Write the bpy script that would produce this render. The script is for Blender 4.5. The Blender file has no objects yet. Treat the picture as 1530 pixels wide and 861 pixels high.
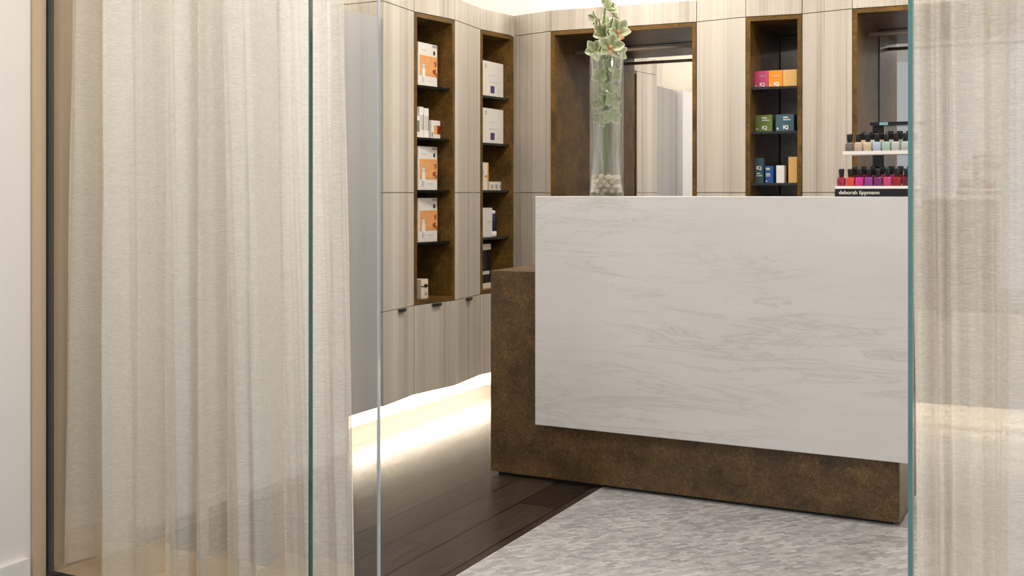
import bpy, bmesh, math, random
from mathutils import Vector, Matrix
random.seed(7)
S = bpy.context.scene
C = S.collection
PI = math.pi
YAW = math.radians(27.2)
RV = Vector((math.cos(YAW), math.sin(YAW), 0))       # camera right, used only to lay out the bouquet's spread

# ------------------------------------------------------------------ materials
MATS = {}
def mat(name):
    m = bpy.data.materials.new(name); m.use_nodes = True
    nt = m.node_tree; nt.nodes.clear()
    out = nt.nodes.new('ShaderNodeOutputMaterial')
    MATS[name] = m
    return m, nt, out
def nd(nt, t, **kw):
    n = nt.nodes.new(t)
    for k, v in kw.items():
        if hasattr(n, k): setattr(n, k, v)
        else: n.inputs[k].default_value = v
    return n
def pr(nt, col=(.5,.5,.5), rough=.5, metal=0.0, spec=.5):
    p = nt.nodes.new('ShaderNodeBsdfPrincipled')
    p.inputs['Base Color'].default_value = (*col, 1); p.inputs['Roughness'].default_value = rough
    p.inputs['Metallic'].default_value = metal; p.inputs['Specular IOR Level'].default_value = spec
    return p
def plain(name, col, rough=.5, metal=0.0, spec=.5, vary=.06, scale=30):
    m, nt, out = mat(name)
    p = pr(nt, col, rough, metal, spec)
    pos = nd(nt, 'ShaderNodeTexCoord')
    n = nd(nt, 'ShaderNodeTexNoise'); n.inputs['Scale'].default_value = scale
    nt.links.new(pos.outputs['Object'], n.inputs['Vector'])
    r = nd(nt, 'ShaderNodeMapRange'); r.inputs['To Min'].default_value = 1-vary; r.inputs['To Max'].default_value = 1+vary
    nt.links.new(n.outputs['Fac'], r.inputs['Value'])
    mx = nd(nt, 'ShaderNodeVectorMath', operation='SCALE'); mx.inputs[0].default_value = col
    nt.links.new(r.outputs['Result'], mx.inputs['Scale'])
    nt.links.new(mx.outputs['Vector'], p.inputs['Base Color'])
    nt.links.new(p.outputs[0], out.inputs[0])
    return m
def ramp(nt, stops):
    r = nt.nodes.new('ShaderNodeValToRGB')
    e = r.color_ramp.elements
    e[0].position, e[0].color = stops[0][0], (*stops[0][1], 1)
    e[1].position, e[1].color = stops[-1][0], (*stops[-1][1], 1)
    for p_, c_ in stops[1:-1]:
        x = e.new(p_); x.color = (*c_, 1)
    return r
def coords(nt, scale, rot=(0,0,0), loc=(0,0,0)):
    g = nt.nodes.new('ShaderNodeNewGeometry')
    mp = nt.nodes.new('ShaderNodeMapping')
    mp.inputs['Scale'].default_value = scale; mp.inputs['Rotation'].default_value = rot; mp.inputs['Location'].default_value = loc
    nt.links.new(g.outputs['Position'], mp.inputs['Vector'])
    return mp
def noise(nt, vec, scale=1, detail=3, rough=.5, dist=0):
    n = nt.nodes.new('ShaderNodeTexNoise')
    n.inputs['Scale'].default_value = scale; n.inputs['Detail'].default_value = detail
    n.inputs['Roughness'].default_value = rough; n.inputs['Distortion'].default_value = dist
    nt.links.new(vec.outputs[0], n.inputs['Vector'])
    return n
def mix(nt, a, b, fac, mode='MIX'):
    x = nt.nodes.new('ShaderNodeMix'); x.data_type = 'RGBA'; x.blend_type = mode
    for s_, v in ((0, fac), (6, a), (7, b)):
        if isinstance(v, (int, float)): x.inputs[s_].default_value = v
        elif isinstance(v, tuple): x.inputs[s_].default_value = (*v, 1)
        else: nt.links.new(v, x.inputs[s_])
    return x.outputs[2]
def bump(nt, h, p, strength=.2, dist=.002):
    b = nt.nodes.new('ShaderNodeBump'); b.inputs['Strength'].default_value = strength; b.inputs['Distance'].default_value = dist
    nt.links.new(h, b.inputs['Height']); nt.links.new(b.outputs[0], p.inputs['Normal'])

def veneer(name, dark, light, rough=.42):
    m, nt, out = mat(name)
    p = pr(nt, light, rough, 0, .4)
    a = noise(nt, coords(nt, (110, 110, .35)), 1, 4, .6)
    b = noise(nt, coords(nt, (9, 9, .10), loc=(3,7,1)), 1, 2, .5)
    c = noise(nt, coords(nt, (260, 260, 4)), 1, 2, .5)
    r1 = ramp(nt, [(.34, dark), (.47, tuple(x*.35+y*.65 for x, y in zip(dark, light))), (.60, light)])
    s = nd(nt, 'ShaderNodeMath', operation='MULTIPLY_ADD'); s.inputs[1].default_value = .34
    nt.links.new(a.outputs['Fac'], s.inputs[0])
    s2 = nd(nt, 'ShaderNodeMath', operation='MULTIPLY_ADD'); s2.inputs[1].default_value = .53
    nt.links.new(b.outputs['Fac'], s2.inputs[0])
    s3 = nd(nt, 'ShaderNodeMath', operation='MULTIPLY'); s3.inputs[1].default_value = .13
    nt.links.new(c.outputs['Fac'], s3.inputs[0])
    nt.links.new(s3.outputs[0], s2.inputs[2]); nt.links.new(s2.outputs[0], s.inputs[2])
    nt.links.new(s.outputs[0], r1.inputs['Fac'])
    nt.links.new(r1.outputs[0], p.inputs['Base Color'])
    bump(nt, a.outputs['Fac'], p, .06, .001)
    nt.links.new(p.outputs[0], out.inputs[0])
    return m
veneer('veneer', (.30,.255,.20), (.60,.545,.47))
veneer('grey_veneer', (.31,.305,.295), (.40,.39,.38), .3)
veneer('dark_back', (.085,.072,.066), (.15,.13,.12), .3)
veneer('oak', (.42,.31,.19), (.60,.46,.31), .5)

def burl(name, c1, c2, c3, rough=.4, spec=.4):
    m, nt, out = mat(name)
    p = pr(nt, c2, rough, 0, spec)
    a = noise(nt, coords(nt, (90, 90, 90)), 1, 6, .7, 1.5)
    b = noise(nt, coords(nt, (9, 9, 9)), 1, 4, .6)
    r1 = ramp(nt, [(.32, c1), (.52, c2), (.72, c3)])
    nt.links.new(a.outputs['Fac'], r1.inputs['Fac'])
    r2 = ramp(nt, [(.35, (.55,.55,.55)), (.7, (1.25,1.15,1.0))])
    nt.links.new(b.outputs['Fac'], r2.inputs['Fac'])
    nt.links.new(mix(nt, r1.outputs[0], r2.outputs[0], 1.0, 'MULTIPLY'), p.inputs['Base Color'])
    bump(nt, a.outputs['Fac'], p, .12, .001)
    nt.links.new(p.outputs[0], out.inputs[0])
burl('burl', (.058,.034,.013), (.130,.080,.036), (.25,.18,.09), .38)
burl('lining', (.065,.034,.007), (.150,.084,.021), (.26,.16,.05), .36, .22)

m, nt, out = mat('marble')
p = pr(nt, (.8,.78,.76), .28, 0, .4)
v = noise(nt, coords(nt, (1.5, 1.5, 13), rot=(0,.04,0)), 1, 8, .68, 1.1)
w = noise(nt, coords(nt, (1.7, 1.7, 3.6), loc=(4,1,2)), 1, 3, .5)
f = noise(nt, coords(nt, (9, 9, 60)), 1, 6, .75, .8)
k = noise(nt, coords(nt, (1.2, 1.2, 5), loc=(1,5,3)), 1, 4, .6)
r1 = ramp(nt, [(0, (1,1,1)), (.455, (1,1,1)), (.485, (.93,.92,.905)), (.50, (.82,.80,.775)), (.512, (.94,.93,.92)), (.55, (1,1,1)), (1, (1,1,1))])
nt.links.new(v.outputs['Fac'], r1.inputs['Fac'])
msk = ramp(nt, [(.40, (.12,.12,.12)), (.62, (1,1,1))]); nt.links.new(w.outputs['Fac'], msk.inputs['Fac'])
c1 = mix(nt, (1.,1.,1.), r1.outputs[0], msk.outputs[0])
r2 = ramp(nt, [(.27, (.86,.85,.84)), (.40, (1,1,1))]); nt.links.new(f.outputs['Fac'], r2.inputs['Fac'])
r3 = ramp(nt, [(.3, (.66,.65,.64)), (.7, (.72,.71,.705))]); nt.links.new(k.outputs['Fac'], r3.inputs['Fac'])
c2 = mix(nt, c1, r2.outputs[0], .7, 'MULTIPLY')
nt.links.new(mix(nt, c2, r3.outputs[0], 1.0, 'MULTIPLY'), p.inputs['Base Color'])
nt.links.new(p.outputs[0], out.inputs[0])

# dark oak planks, running away from the entrance
m, nt, out = mat('plank_floor')
p = pr(nt, (.05,.04,.03), .36, 0, .24)
mp = coords(nt, (1, 1, 1), rot=(0, 0, PI/2))
br = nd(nt, 'ShaderNodeTexBrick'); br.offset = .37
for k_, v_ in (('Scale', 1), ('Mortar Size', .0035), ('Brick Width', 1.5), ('Row Height', .15), ('Bias', 0)): br.inputs[k_].default_value = v_
br.inputs['Color1'].default_value = (.022,.016,.012,1); br.inputs['Color2'].default_value = (.055,.041,.031,1); br.inputs['Mortar'].default_value = (.003,.002,.002,1)
nt.links.new(mp.outputs[0], br.inputs['Vector'])
g = noise(nt, coords(nt, (75, 3.5, 1)), 1, 6, .7, .8)
r1 = ramp(nt, [(.3, (.55,.52,.5)), (.7, (1.5,1.45,1.4))]); nt.links.new(g.outputs['Fac'], r1.inputs['Fac'])
nt.links.new(mix(nt, br.outputs['Color'], r1.outputs[0], .9, 'MULTIPLY'), p.inputs['Base Color'])
rr = nd(nt, 'ShaderNodeMapRange'); rr.inputs['To Min'].default_value = .15; rr.inputs['To Max'].default_value = .32
nt.links.new(g.outputs['Fac'], rr.inputs['Value']); nt.links.new(rr.outputs[0], p.inputs['Roughness'])
bump(nt, g.outputs['Fac'], p, .22, .002)
nt.links.new(p.outputs[0], out.inputs[0])

# small stone mosaic laid on the diagonal
m, nt, out = mat('mosaic_floor')
p = pr(nt, (.5,.5,.5), .35, 0, .4)
mp = coords(nt, (1, 1, 1), rot=(0, 0, math.radians(-50)))
br = nd(nt, 'ShaderNodeTexBrick')
for k_, v_ in (('Scale', 1), ('Mortar Size', .0007), ('Brick Width', .034), ('Row Height', .0155), ('Bias', -.15)): br.inputs[k_].default_value = v_
br.inputs['Color1'].default_value = (.50,.495,.49,1); br.inputs['Color2'].default_value = (.28,.277,.275,1); br.inputs['Mortar'].default_value = (.36,.355,.35,1)
nt.links.new(mp.outputs[0], br.inputs['Vector'])
g = noise(nt, coords(nt, (5, 5, 1)), 1, 4, .6)
r1 = ramp(nt, [(.3, (.86,.85,.85)), (.7, (1.1,1.1,1.1))]); nt.links.new(g.outputs['Fac'], r1.inputs['Fac'])
g2 = noise(nt, coords(nt, (45, 45, 1), rot=(0,0,-.87)), 1, 3, .6); r2 = ramp(nt, [(.3, (.82,.82,.83)), (.7, (1.14,1.13,1.12))]); nt.links.new(g2.outputs['Fac'], r2.inputs['Fac'])
nt.links.new(mix(nt, mix(nt, br.outputs['Color'], r1.outputs[0], 1.0, 'MULTIPLY'), r2.outputs[0], 1.0, 'MULTIPLY'), p.inputs['Base Color'])
nt.links.new(p.outputs[0], out.inputs[0])

# sheer woven curtain
def curtain_mat(name, col, see, tr):
    m, nt, out = mat(name)
    d = nd(nt, 'ShaderNodeBsdfDiffuse'); t = nd(nt, 'ShaderNodeBsdfTranslucent'); tp = nd(nt, 'ShaderNodeBsdfTransparent')
    a = noise(nt, coords(nt, (8, 8, 140)), 1, 5, .62, 1.0)
    b = noise(nt, coords(nt, (60, 60, 700)), 1, 2, .5)
    rc = ramp(nt, [(.3, tuple(x*.95 for x in col)), (.7, tuple(min(1, x*1.04) for x in col))])
    nt.links.new(a.outputs['Fac'], rc.inputs['Fac'])
    for n_ in (d, t): nt.links.new(rc.outputs[0], n_.inputs['Color'])
    bp = nd(nt, 'ShaderNodeBump'); bp.inputs['Strength'].default_value = .45; bp.inputs['Distance'].default_value = .004
    nt.links.new(a.outputs['Fac'], bp.inputs['Height']); nt.links.new(bp.outputs[0], d.inputs['Normal'])
    m1 = nd(nt, 'ShaderNodeMixShader'); m1.inputs[0].default_value = tr
    nt.links.new(d.outputs[0], m1.inputs[1]); nt.links.new(t.outputs[0], m1.inputs[2])
    mr = nd(nt, 'ShaderNodeMapRange'); mr.inputs['From Min'].default_value = .35; mr.inputs['From Max'].default_value = .65
    mr.inputs['To Min'].default_value = see*.6; mr.inputs['To Max'].default_value = see*1.4
    nt.links.new(b.outputs['Fac'], mr.inputs['Value'])
    m2 = nd(nt, 'ShaderNodeMixShader')
    nt.links.new(mr.outputs[0], m2.inputs[0]); nt.links.new(m1.outputs[0], m2.inputs[1]); nt.links.new(tp.outputs[0], m2.inputs[2])
    nt.links.new(m2.outputs[0], out.inputs[0])
curtain_mat('sheer', (.88,.825,.75), .24, .20)
curtain_mat('hem', (.88,.80,.69), .12, .4)

def thin_glass(name, tint, f0=.045, edge=.9, rough=0.0):
    m, nt, out = mat(name)
    tp = nd(nt, 'ShaderNodeBsdfTransparent'); tp.inputs[0].default_value = (*tint, 1)
    g = nd(nt, 'ShaderNodeBsdfGlossy'); g.inputs['Roughness'].default_value = rough
    lw = nd(nt, 'ShaderNodeLayerWeight'); lw.inputs['Blend'].default_value = .5
    pw = nd(nt, 'ShaderNodeMath', operation='POWER'); pw.inputs[1].default_value = 5
    nt.links.new(lw.outputs['Facing'], pw.inputs[0])
    ma = nd(nt, 'ShaderNodeMath', operation='MULTIPLY_ADD'); ma.inputs[1].default_value = edge; ma.inputs[2].default_value = f0
    nt.links.new(pw.outputs[0], ma.inputs[0])
    mx = nd(nt, 'ShaderNodeMixShader')
    nt.links.new(ma.outputs[0], mx.inputs[0]); nt.links.new(tp.outputs[0], mx.inputs[1]); nt.links.new(g.outputs[0], mx.inputs[2])
    nt.links.new(mx.outputs[0], out.inputs[0])
thin_glass('pane_glass', (.985,.99,.988), .02)
thin_glass('vase_glass', (.95,.97,.965), .05)
nt = MATS['vase_glass'].node_tree; out = [n for n in nt.nodes if n.type == 'OUTPUT_MATERIAL'][0]
src = out.inputs[0].links[0].from_socket
gl = nd(nt, 'ShaderNodeBsdfGlass'); gl.inputs['IOR'].default_value = 1.45; gl.inputs['Roughness'].default_value = 0
mx = nd(nt, 'ShaderNodeMixShader'); mx.inputs[0].default_value = .22
nt.links.new(src, mx.inputs[1]); nt.links.new(gl.outputs[0], mx.inputs[2]); nt.links.new(mx.outputs[0], out.inputs[0])
thin_glass('acrylic', (.96,.97,.97), .06)
plain('edge_green', (.012,.075,.055), .06, 0, .9)
plain('edge_highlight', (.45,.52,.55), .08, .3, .9)  # pale colour paints in the highlight along the sliding door's edge
plain('edge_cyan', (.10,.25,.25), .05, .2, .9)
plain('shelf_glass', (.012,.014,.013), .06, 0, .8)
m = plain('mirror', (.86,.86,.85), .01, 1.0, .5, vary=0)
plain('bronze_rail', (.75,.64,.57), .4, .3)
plain('smoked_mirror', (.40,.37,.35), .04, 1.0, vary=0)
plain('black', (.012,.012,.012), .35)
plain('gloss_black', (.010,.010,.011), .12)
plain('rubber', (.02,.022,.022), .5)
plain('white_wall', (.79,.745,.69), .6, 0, .3, .015, 3)
plain('pale_wall', (.74,.73,.72), .5, 0, .3, .02, 3)
plain('ceiling_paint', (.85,.83,.80), .7, 0, .2, .01, 3)
plain('toe_white', (.85,.81,.74), .4, 0, .3, .01, 3)
plain('white', (.80,.77,.72), .4)
plain('carton_white', (.74,.70,.64), .4, vary=.03)
plain('skin_print', (.72,.34,.13), .4, vary=.25, scale=28)
plain('lip_print', (.30,.055,.03), .4)
plain('shadow_print', (.26,.12,.06), .4, vary=.2)
plain('grey_print', (.33,.32,.30), .4)
plain('pale_print', (.60,.56,.50), .4)
plain('purple_print', (.075,.045,.20), .4, vary=.4, scale=120)
plain('orange_print', (.72,.30,.04), .4)
plain('teal_print', (.13,.20,.19), .4, vary=.3, scale=80)
plain('red_print', (.22,.018,.01), .4)
plain('pink', (.66,.065,.20), .35, vary=.12, scale=12)
plain('orange', (.90,.27,.012), .35)
plain('gold', (.78,.46,.15), .35)
plain('green', (.115,.165,.035), .4)
plain('teal', (.045,.105,.14), .4)
plain('blue', (.015,.085,.30), .4)
plain('navy', (.012,.016,.045), .4)
plain('cream', (.75,.66,.52), .4)
plain('letter_white', (.85,.83,.78), .5, vary=0)
plain('letter_pale', (.55,.56,.50), .5, vary=0)
plain('teal_tag', (.20,.42,.45), .4)
m, nt, out = mat('petal')
p = pr(nt, (.5,.55,.35), .5, 0, .3); at = nd(nt, 'ShaderNodeAttribute'); at.attribute_name = 'rim'
rp = ramp(nt, [(0, (.34,.40,.17)), (.5, (.50,.54,.34)), (.8, (.64,.65,.48)), (1, (.80,.79,.66))])
nt.links.new(at.outputs['Fac'], rp.inputs['Fac']); nt.links.new(rp.outputs[0], p.inputs['Base Color']); nt.links.new(p.outputs[0], out.inputs[0])
plain('petal_lip', (.74,.36,.20), .5, vary=.25, scale=60)
plain('stem_green', (.13,.20,.06), .5)
plain('twig', (.09,.055,.035), .6)
plain('pebble_cream', (.62,.52,.38), .5, vary=.2, scale=50)
plain('pebble_tan', (.45,.34,.22), .5, vary=.2, scale=50)
m, nt, out = mat('led')
e = nd(nt, 'ShaderNodeEmission'); e.inputs[0].default_value = (1,.86,.66,1); e.inputs[1].default_value = 14
nt.links.new(e.outputs[0], out.inputs[0])
m, nt, out = mat('lamp_glow')
e = nd(nt, 'ShaderNodeEmission'); e.inputs[0].default_value = (1,.93,.82,1); e.inputs[1].default_value = 9
nt.links.new(e.outputs[0], out.inputs[0])
def polish_mat(name, col):
    plain(name, col, .08, 0, .6, .05)
for n_, c_ in (('berry',(.30,.015,.045)),('coral',(.62,.06,.035)),('magenta',(.55,.03,.24)),('violet',(.25,.04,.24)),('plum',(.17,.02,.12)),('rose',(.50,.05,.16)),('crimson',(.28,.01,.012)),('wine',(.12,.008,.02)),
               ('taupe',(.17,.14,.13)),('nude',(.55,.42,.31)),('beige',(.60,.47,.33)),('lilac',(.42,.48,.66)),('mint',(.36,.50,.42)),('silver',(.45,.47,.45)),('smoke',(.30,.31,.29)),('pearl',(.5,.5,.46))):
    polish_mat('polish_'+n_, c_)

# ------------------------------------------------------------------ mesh helpers
def add_box(bm, x0, x1, y0, y1, z0, z1, mi=0):
    vs = [bm.verts.new(v) for v in ((x0,y0,z0),(x1,y0,z0),(x1,y1,z0),(x0,y1,z0),(x0,y0,z1),(x1,y0,z1),(x1,y1,z1),(x0,y1,z1))]
    for f_ in ((0,3,2,1),(4,5,6,7),(0,1,5,4),(1,2,6,5),(2,3,7,6),(3,0,4,7)):
        fc = bm.faces.new([vs[i] for i in f_]); fc.material_index = mi
def add_prism(bm, pts, z0, z1):
    a = [bm.verts.new((x, y, z0)) for x, y in pts]; b = [bm.verts.new((x, y, z1)) for x, y in pts]
    n = len(pts)
    bm.faces.new(a); bm.faces.new(b)
    for i in range(n): bm.faces.new((a[i], a[(i+1)%n], b[(i+1)%n], b[i]))
def add_lathe(bm, prof, seg=24, cx=0, cy=0, close=True, sx=1, sy=1):
    rings = []
    for r_, z in prof:
        rings.append([bm.verts.new((cx+sx*r_*math.cos(2*PI*k/seg), cy+sy*r_*math.sin(2*PI*k/seg), z)) for k in range(seg)])
    for i in range(len(rings)-1):
        for k in range(seg): bm.faces.new((rings[i][k], rings[i][(k+1)%seg], rings[i+1][(k+1)%seg], rings[i+1][k]))
    if close: bm.faces.new(rings[0]); bm.faces.new(rings[-1])
def add_tube(bm, pts, rad, seg=10):
    pts = [Vector(p_) for p_ in pts]; rings = []
    for i, p_ in enumerate(pts):
        d_ = (pts[min(i+1, len(pts)-1)]-pts[max(i-1, 0)]).normalized()
        u = d_.cross(Vector((0,0,1)) if abs(d_.z) < .9 else Vector((1,0,0))).normalized(); w_ = d_.cross(u)
        r_ = rad[i] if isinstance(rad, (list, tuple)) else rad
        rings.append([bm.verts.new(p_+u*r_*math.cos(2*PI*k/seg)+w_*r_*math.sin(2*PI*k/seg)) for k in range(seg)])
    for i in range(len(rings)-1):
        for k in range(seg): bm.faces.new((rings[i][k], rings[i][(k+1)%seg], rings[i+1][(k+1)%seg], rings[i+1][k]))
    bm.faces.new(rings[0]); bm.faces.new(rings[-1])
def world_of(o):
    v = Vector((0,0,0))
    while o is not None: v += o.location; o = o.parent
    return v
def obj(name, bm, m, parent=None, smooth=False, bevel=0, local=True, at=None):
    """link a bmesh as ONE object. local=False: coordinates are world ones and are re-based on the parent."""
    me = bpy.data.meshes.new(name)
    bmesh.ops.recalc_face_normals(bm, faces=bm.faces)
    if not local:
        off = world_of(parent) if parent else Vector(at or (0,0,0))
        bmesh.ops.translate(bm, verts=bm.verts, vec=-off)
    bm.to_mesh(me); bm.free()
    for m_ in (m if isinstance(m, (list, tuple)) else [m]): me.materials.append(MATS[m_])
    if smooth:
        for p_ in me.polygons: p_.use_smooth = True
    o = bpy.data.objects.new(name, me); C.objects.link(o)
    if at: o.location = at
    if parent: o.parent = parent
    if bevel:
        b = o.modifiers.new('bevel', 'BEVEL'); b.width = bevel; b.segments = 2; b.limit_method = 'ANGLE'
    return o
def tag(o, label=None, cat=None, group=None, kind=None):
    for k, v in (('label', label), ('category', cat), ('group', group), ('kind', kind)):
        if v: o[k] = v
    return o
def thing(name, label, cat, loc=(0,0,0), group=None):
    o = bpy.data.objects.new(name, None); C.objects.link(o); o.location = loc; o.empty_display_size = .05
    return tag(o, label, cat, group)
def boxes(*bs):
    bm = bmesh.new()
    for b in bs: add_box(bm, *b)
    return bm
def struct(name, bm, m):
    return tag(obj(name, bm, m), kind='structure')
def wpart(name, bm, m, parent, **kw):
    return obj(name, bm, m, parent, local=False, **kw)

# ------------------------------------------------------------------ the setting
struct('floor', boxes((-3.6, -1.618, -1.2, 6.2, -.06, 0)), 'plank_floor')
struct('floor', boxes((-1.618, 1.3, -1.2, 6.2, -.06, 0)), 'mosaic_floor')
struct('ceiling', boxes((-3.6, 1.3, -1.2, 6.2, 2.55, 2.63)), 'ceiling_paint')
struct('wall_back', boxes((-3.6, 1.3, 6.05, 6.2, 0, 2.55)), 'ceiling_paint')
struct('wall_left', boxes((-3.6, -3.42, 2.27, 6.05, 0, 2.55)), 'ceiling_paint')
struct('wall_entrance', boxes((-3.6, -2.665, -1.2, 2.205, 0, 2.55), (-3.6, -2.745, 2.205, 2.27, 0, 2.55)), 'white_wall')
struct('wall_side', boxes((-3.42, -2.74, 2.62, 3.72, 0, 1.875), (-3.42, -2.80, 3.72, 3.93, 0, .150)), 'pale_wall')
struct('wall_right', boxes((1.12, 1.3, 2.3, 6.05, 0, 2.55)), 'white_wall')
struct('baseboard_entrance', boxes((-2.665, -2.648, -1.2, 2.19, 0, .072)), 'white')
struct('trim_1', boxes((-2.73, -2.655, 2.207, 2.250, 0, 2.55)), 'oak')          # jamb in front of the pane
struct('trim_2', boxes((-2.74, -2.70, 2.272, 2.62, .004, 2.55)), 'oak')         # reveal behind the pane
struct('trim_3', boxes((-2.70, -1.97, 2.272, 2.60, 0, .004)), 'oak')            # oak board under the curtain
struct('trim_4', boxes((-2.70, -2.646, 2.252, 2.270, 0, 2.55)), 'rubber')       # black gasket
struct('trim_5', boxes((-2.66, -1.724, 2.250, 2.272, .0, .012)), 'rubber')      # channel under the fixed pane
struct('trim_6', boxes((-.30, 1.12, 2.250, 2.272, 0, .012)), 'rubber')
struct('baseboard_left', boxes((-3.12, -3.07, 3.93, 5.66, 0, .150)), 'toe_white')
struct('baseboard_back', boxes((-3.12, 1.12, 5.66, 5.71, 0, .150)), 'toe_white')

# ------------------------------------------------------------------ wall cabinets
ZB, ZM, ZJ, ZT, ZF = .152, .572, 1.10, 1.95, 2.06
LEFT = [(-2.783,4.167),(-2.819,4.48),(-2.776,4.788),(-2.819,5.125),(-2.78,5.43)]
BACK = [(-2.523,5.355),(-1.74,5.395),(-1.479,5.35),(-1.215,5.38),(-.975,5.335),(-.185,5.375),(.08,5.33),(.345,5.38),(.61,5.33),(.875,5.375),(1.115,5.335)]
def column(p0, p1, side, kind, label, group, handle=.5, joint=True):
    """one cabinet column between two plan points; side 'L' backs onto the left wall, 'B' onto the back wall"""
    a, b = Vector((*p0, 0)), Vector((*p1, 0))
    d_ = (b-a).normalized(); n = Vector((d_.y, -d_.x, 0))       # n points into the room
    if side == 'L' and n.x < 0: n = -n
    if side == 'B' and n.y > 0: n = -n
    g = .0016
    t = thing('wall_cabinet', label, 'cabinet', ((a.x+b.x)/2, (a.y+b.y)/2, ZB), group)
    def panel(name, z0, z1, th=.02, m='veneer'):
        q0, q1 = a+d_*g, b-d_*g
        bm = bmesh.new()
        add_prism(bm, [(q0.x,q0.y),(q1.x,q1.y),(q1.x-n.x*th,q1.y-n.y*th),(q0.x-n.x*th,q0.y-n.y*th)], z0, z1)
        return wpart(name, bm, m, t, bevel=.0008)
    def body(name, z0, z1, dep, m='veneer'):
        q0, q1 = a-n*.0215+d_*.0008, b-n*.0215-d_*.0008
        if side == 'L': e1, e0 = (-dep, q1.y), (-dep, q0.y)
        else: e1, e0 = (q1.x, dep), (q0.x, dep)
        bm = bmesh.new(); add_prism(bm, [(q0.x,q0.y),(q1.x,q1.y), e1, e0], z0, z1)
        return wpart(name, bm, m, t)
    DEP = 3.40 if side == 'L' else 6.02
    panel('fascia_panel', ZT+g, ZF)
    body('top_box', ZT+g, ZF-.002, DEP)
    body('base_box', ZB, ZM-.004, DEP)
    bd = panel('base_door', ZB, ZM-.003)
    c = a.lerp(b, handle); hw = .032
    h = bmesh.new()
    q0, q1 = c-d_*hw, c+d_*hw
    add_prism(h, [(q0.x+n.x*.012,q0.y+n.y*.012),(q1.x+n.x*.012,q1.y+n.y*.012),(q1.x-n.x*.001,q1.y-n.y*.001),(q0.x-n.x*.001,q0.y-n.y*.001)], ZM-.0075, ZM-.004)
    add_prism(h, [(q0.x+n.x*.012,q0.y+n.y*.012),(q1.x+n.x*.012,q1.y+n.y*.012),(q1.x+n.x*.009,q1.y+n.y*.009),(q0.x+n.x*.009,q0.y+n.y*.009)], ZM-.018, ZM-.0075)
    wpart('pull_tab', h, 'black', bd)
    if kind == 'door':
        panel('upper_door', ZJ+g, ZT-g); panel('middle_door', ZM, ZJ-g)
        body('tall_box', ZM, ZT-g, DEP)
        return t
    # niche: lining of top, bottom and two cheeks, with a back
    th = .02
    back = -3.36 if side == 'L' else 5.94
    zl0, zl1 = ZM, ZT-g
    q0, q1 = a+d_*g, b-d_*g
    if side == 'L':
        B0, B1 = (back, q0.y), (back, q1.y)
        i0, i1 = q0+d_*th, q1-d_*th
        C0, C1 = (back, q0.y+th), (back, q1.y-th)
    else:
        B0, B1 = (q0.x, back), (q1.x, back)
        i0, i1 = q0+d_*th, q1-d_*th
        C0, C1 = (q0.x+th, back), (q1.x-th, back)
    bm = bmesh.new()
    add_prism(bm, [(q0.x,q0.y),(i0.x,i0.y),C0,B0], zl0, zl1)
    add_prism(bm, [(i1.x,i1.y),(q1.x,q1.y),B1,C1], zl0, zl1)
    add_prism(bm, [(i0.x,i0.y),(i1.x,i1.y),C1,C0], zl0, zl0+.02)
    add_prism(bm, [(i0.x,i0.y),(i1.x,i1.y),C1,C0], zl1-.02, zl1)
    wpart('niche_lining', bm, 'lining', t)
    if side == 'L': bk = boxes((back-.012, back, q0.y, q1.y, zl0, zl1))
    else: bk = boxes((q0.x, q1.x, back, back+.012, zl0, zl1))
    wpart('back_panel', bk, ('smoked_mirror' if kind == 'shelves' else 'mirror') if side == 'B' else 'lining', t)
    if side == 'B':
        tr = boxes((q0.x+.0205, q0.x+.0245, back-.003, back-.0002, zl0+.021, zl1-.025),(q1.x-.0245, q1.x-.0205, back-.003, back-.0002, zl0+.021, zl1-.025),(q0.x+.0205, q1.x-.0205, back-.003, back-.0002, zl1-.025, zl1-.021))
        wpart('mirror_trim', tr, 'black', t)
    if kind == 'shelves':
        zs = (1.612, 1.363, 1.113, .864) if side == 'L' else (1.611, 1.396, 1.147, .898)
        for z in zs:
            s0, s1 = i0-n*.016+d_*.0005, i1-n*.016-d_*.0005
            if side == 'L': E0, E1 = (back+.001, s0.y), (back+.001, s1.y)
            else: E0, E1 = (s0.x, back-.001), (s1.x, back-.001)
            bm = bmesh.new(); add_prism(bm, [(s0.x,s0.y),(s1.x,s1.y),E1,E0], z-.012, z)
            wpart('glass_shelf', bm, 'shelf_glass', t)
    else:
        y = 5.63
        bm = bmesh.new(); add_tube(bm, [(i0.x+.001, y, 1.866), (i1.x-.001, y, 1.866)], .009, 16)
        r_ = wpart('hanging_rail', bm, 'bronze_rail', t, smooth=True)
    return t
GL, GB = 'striped veneer cabinets on the left wall', 'striped veneer cabinets on the back wall'
column(LEFT[0], LEFT[1], 'L', 'door', 'tall pale striped cabinet nearest the glass door, left of the first product niche', GL, .56)
column(LEFT[1], LEFT[2], 'L', 'shelves', 'open brown niche cabinet holding the face-picture boxes', GL, .52)
column(LEFT[2], LEFT[3], 'L', 'door', 'tall pale striped cabinet between the two left-wall niches', GL, .5)
column(LEFT[3], LEFT[4], 'L', 'shelves', 'open brown niche cabinet with plain white boxes, beside the room corner', GL, .5)
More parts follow.
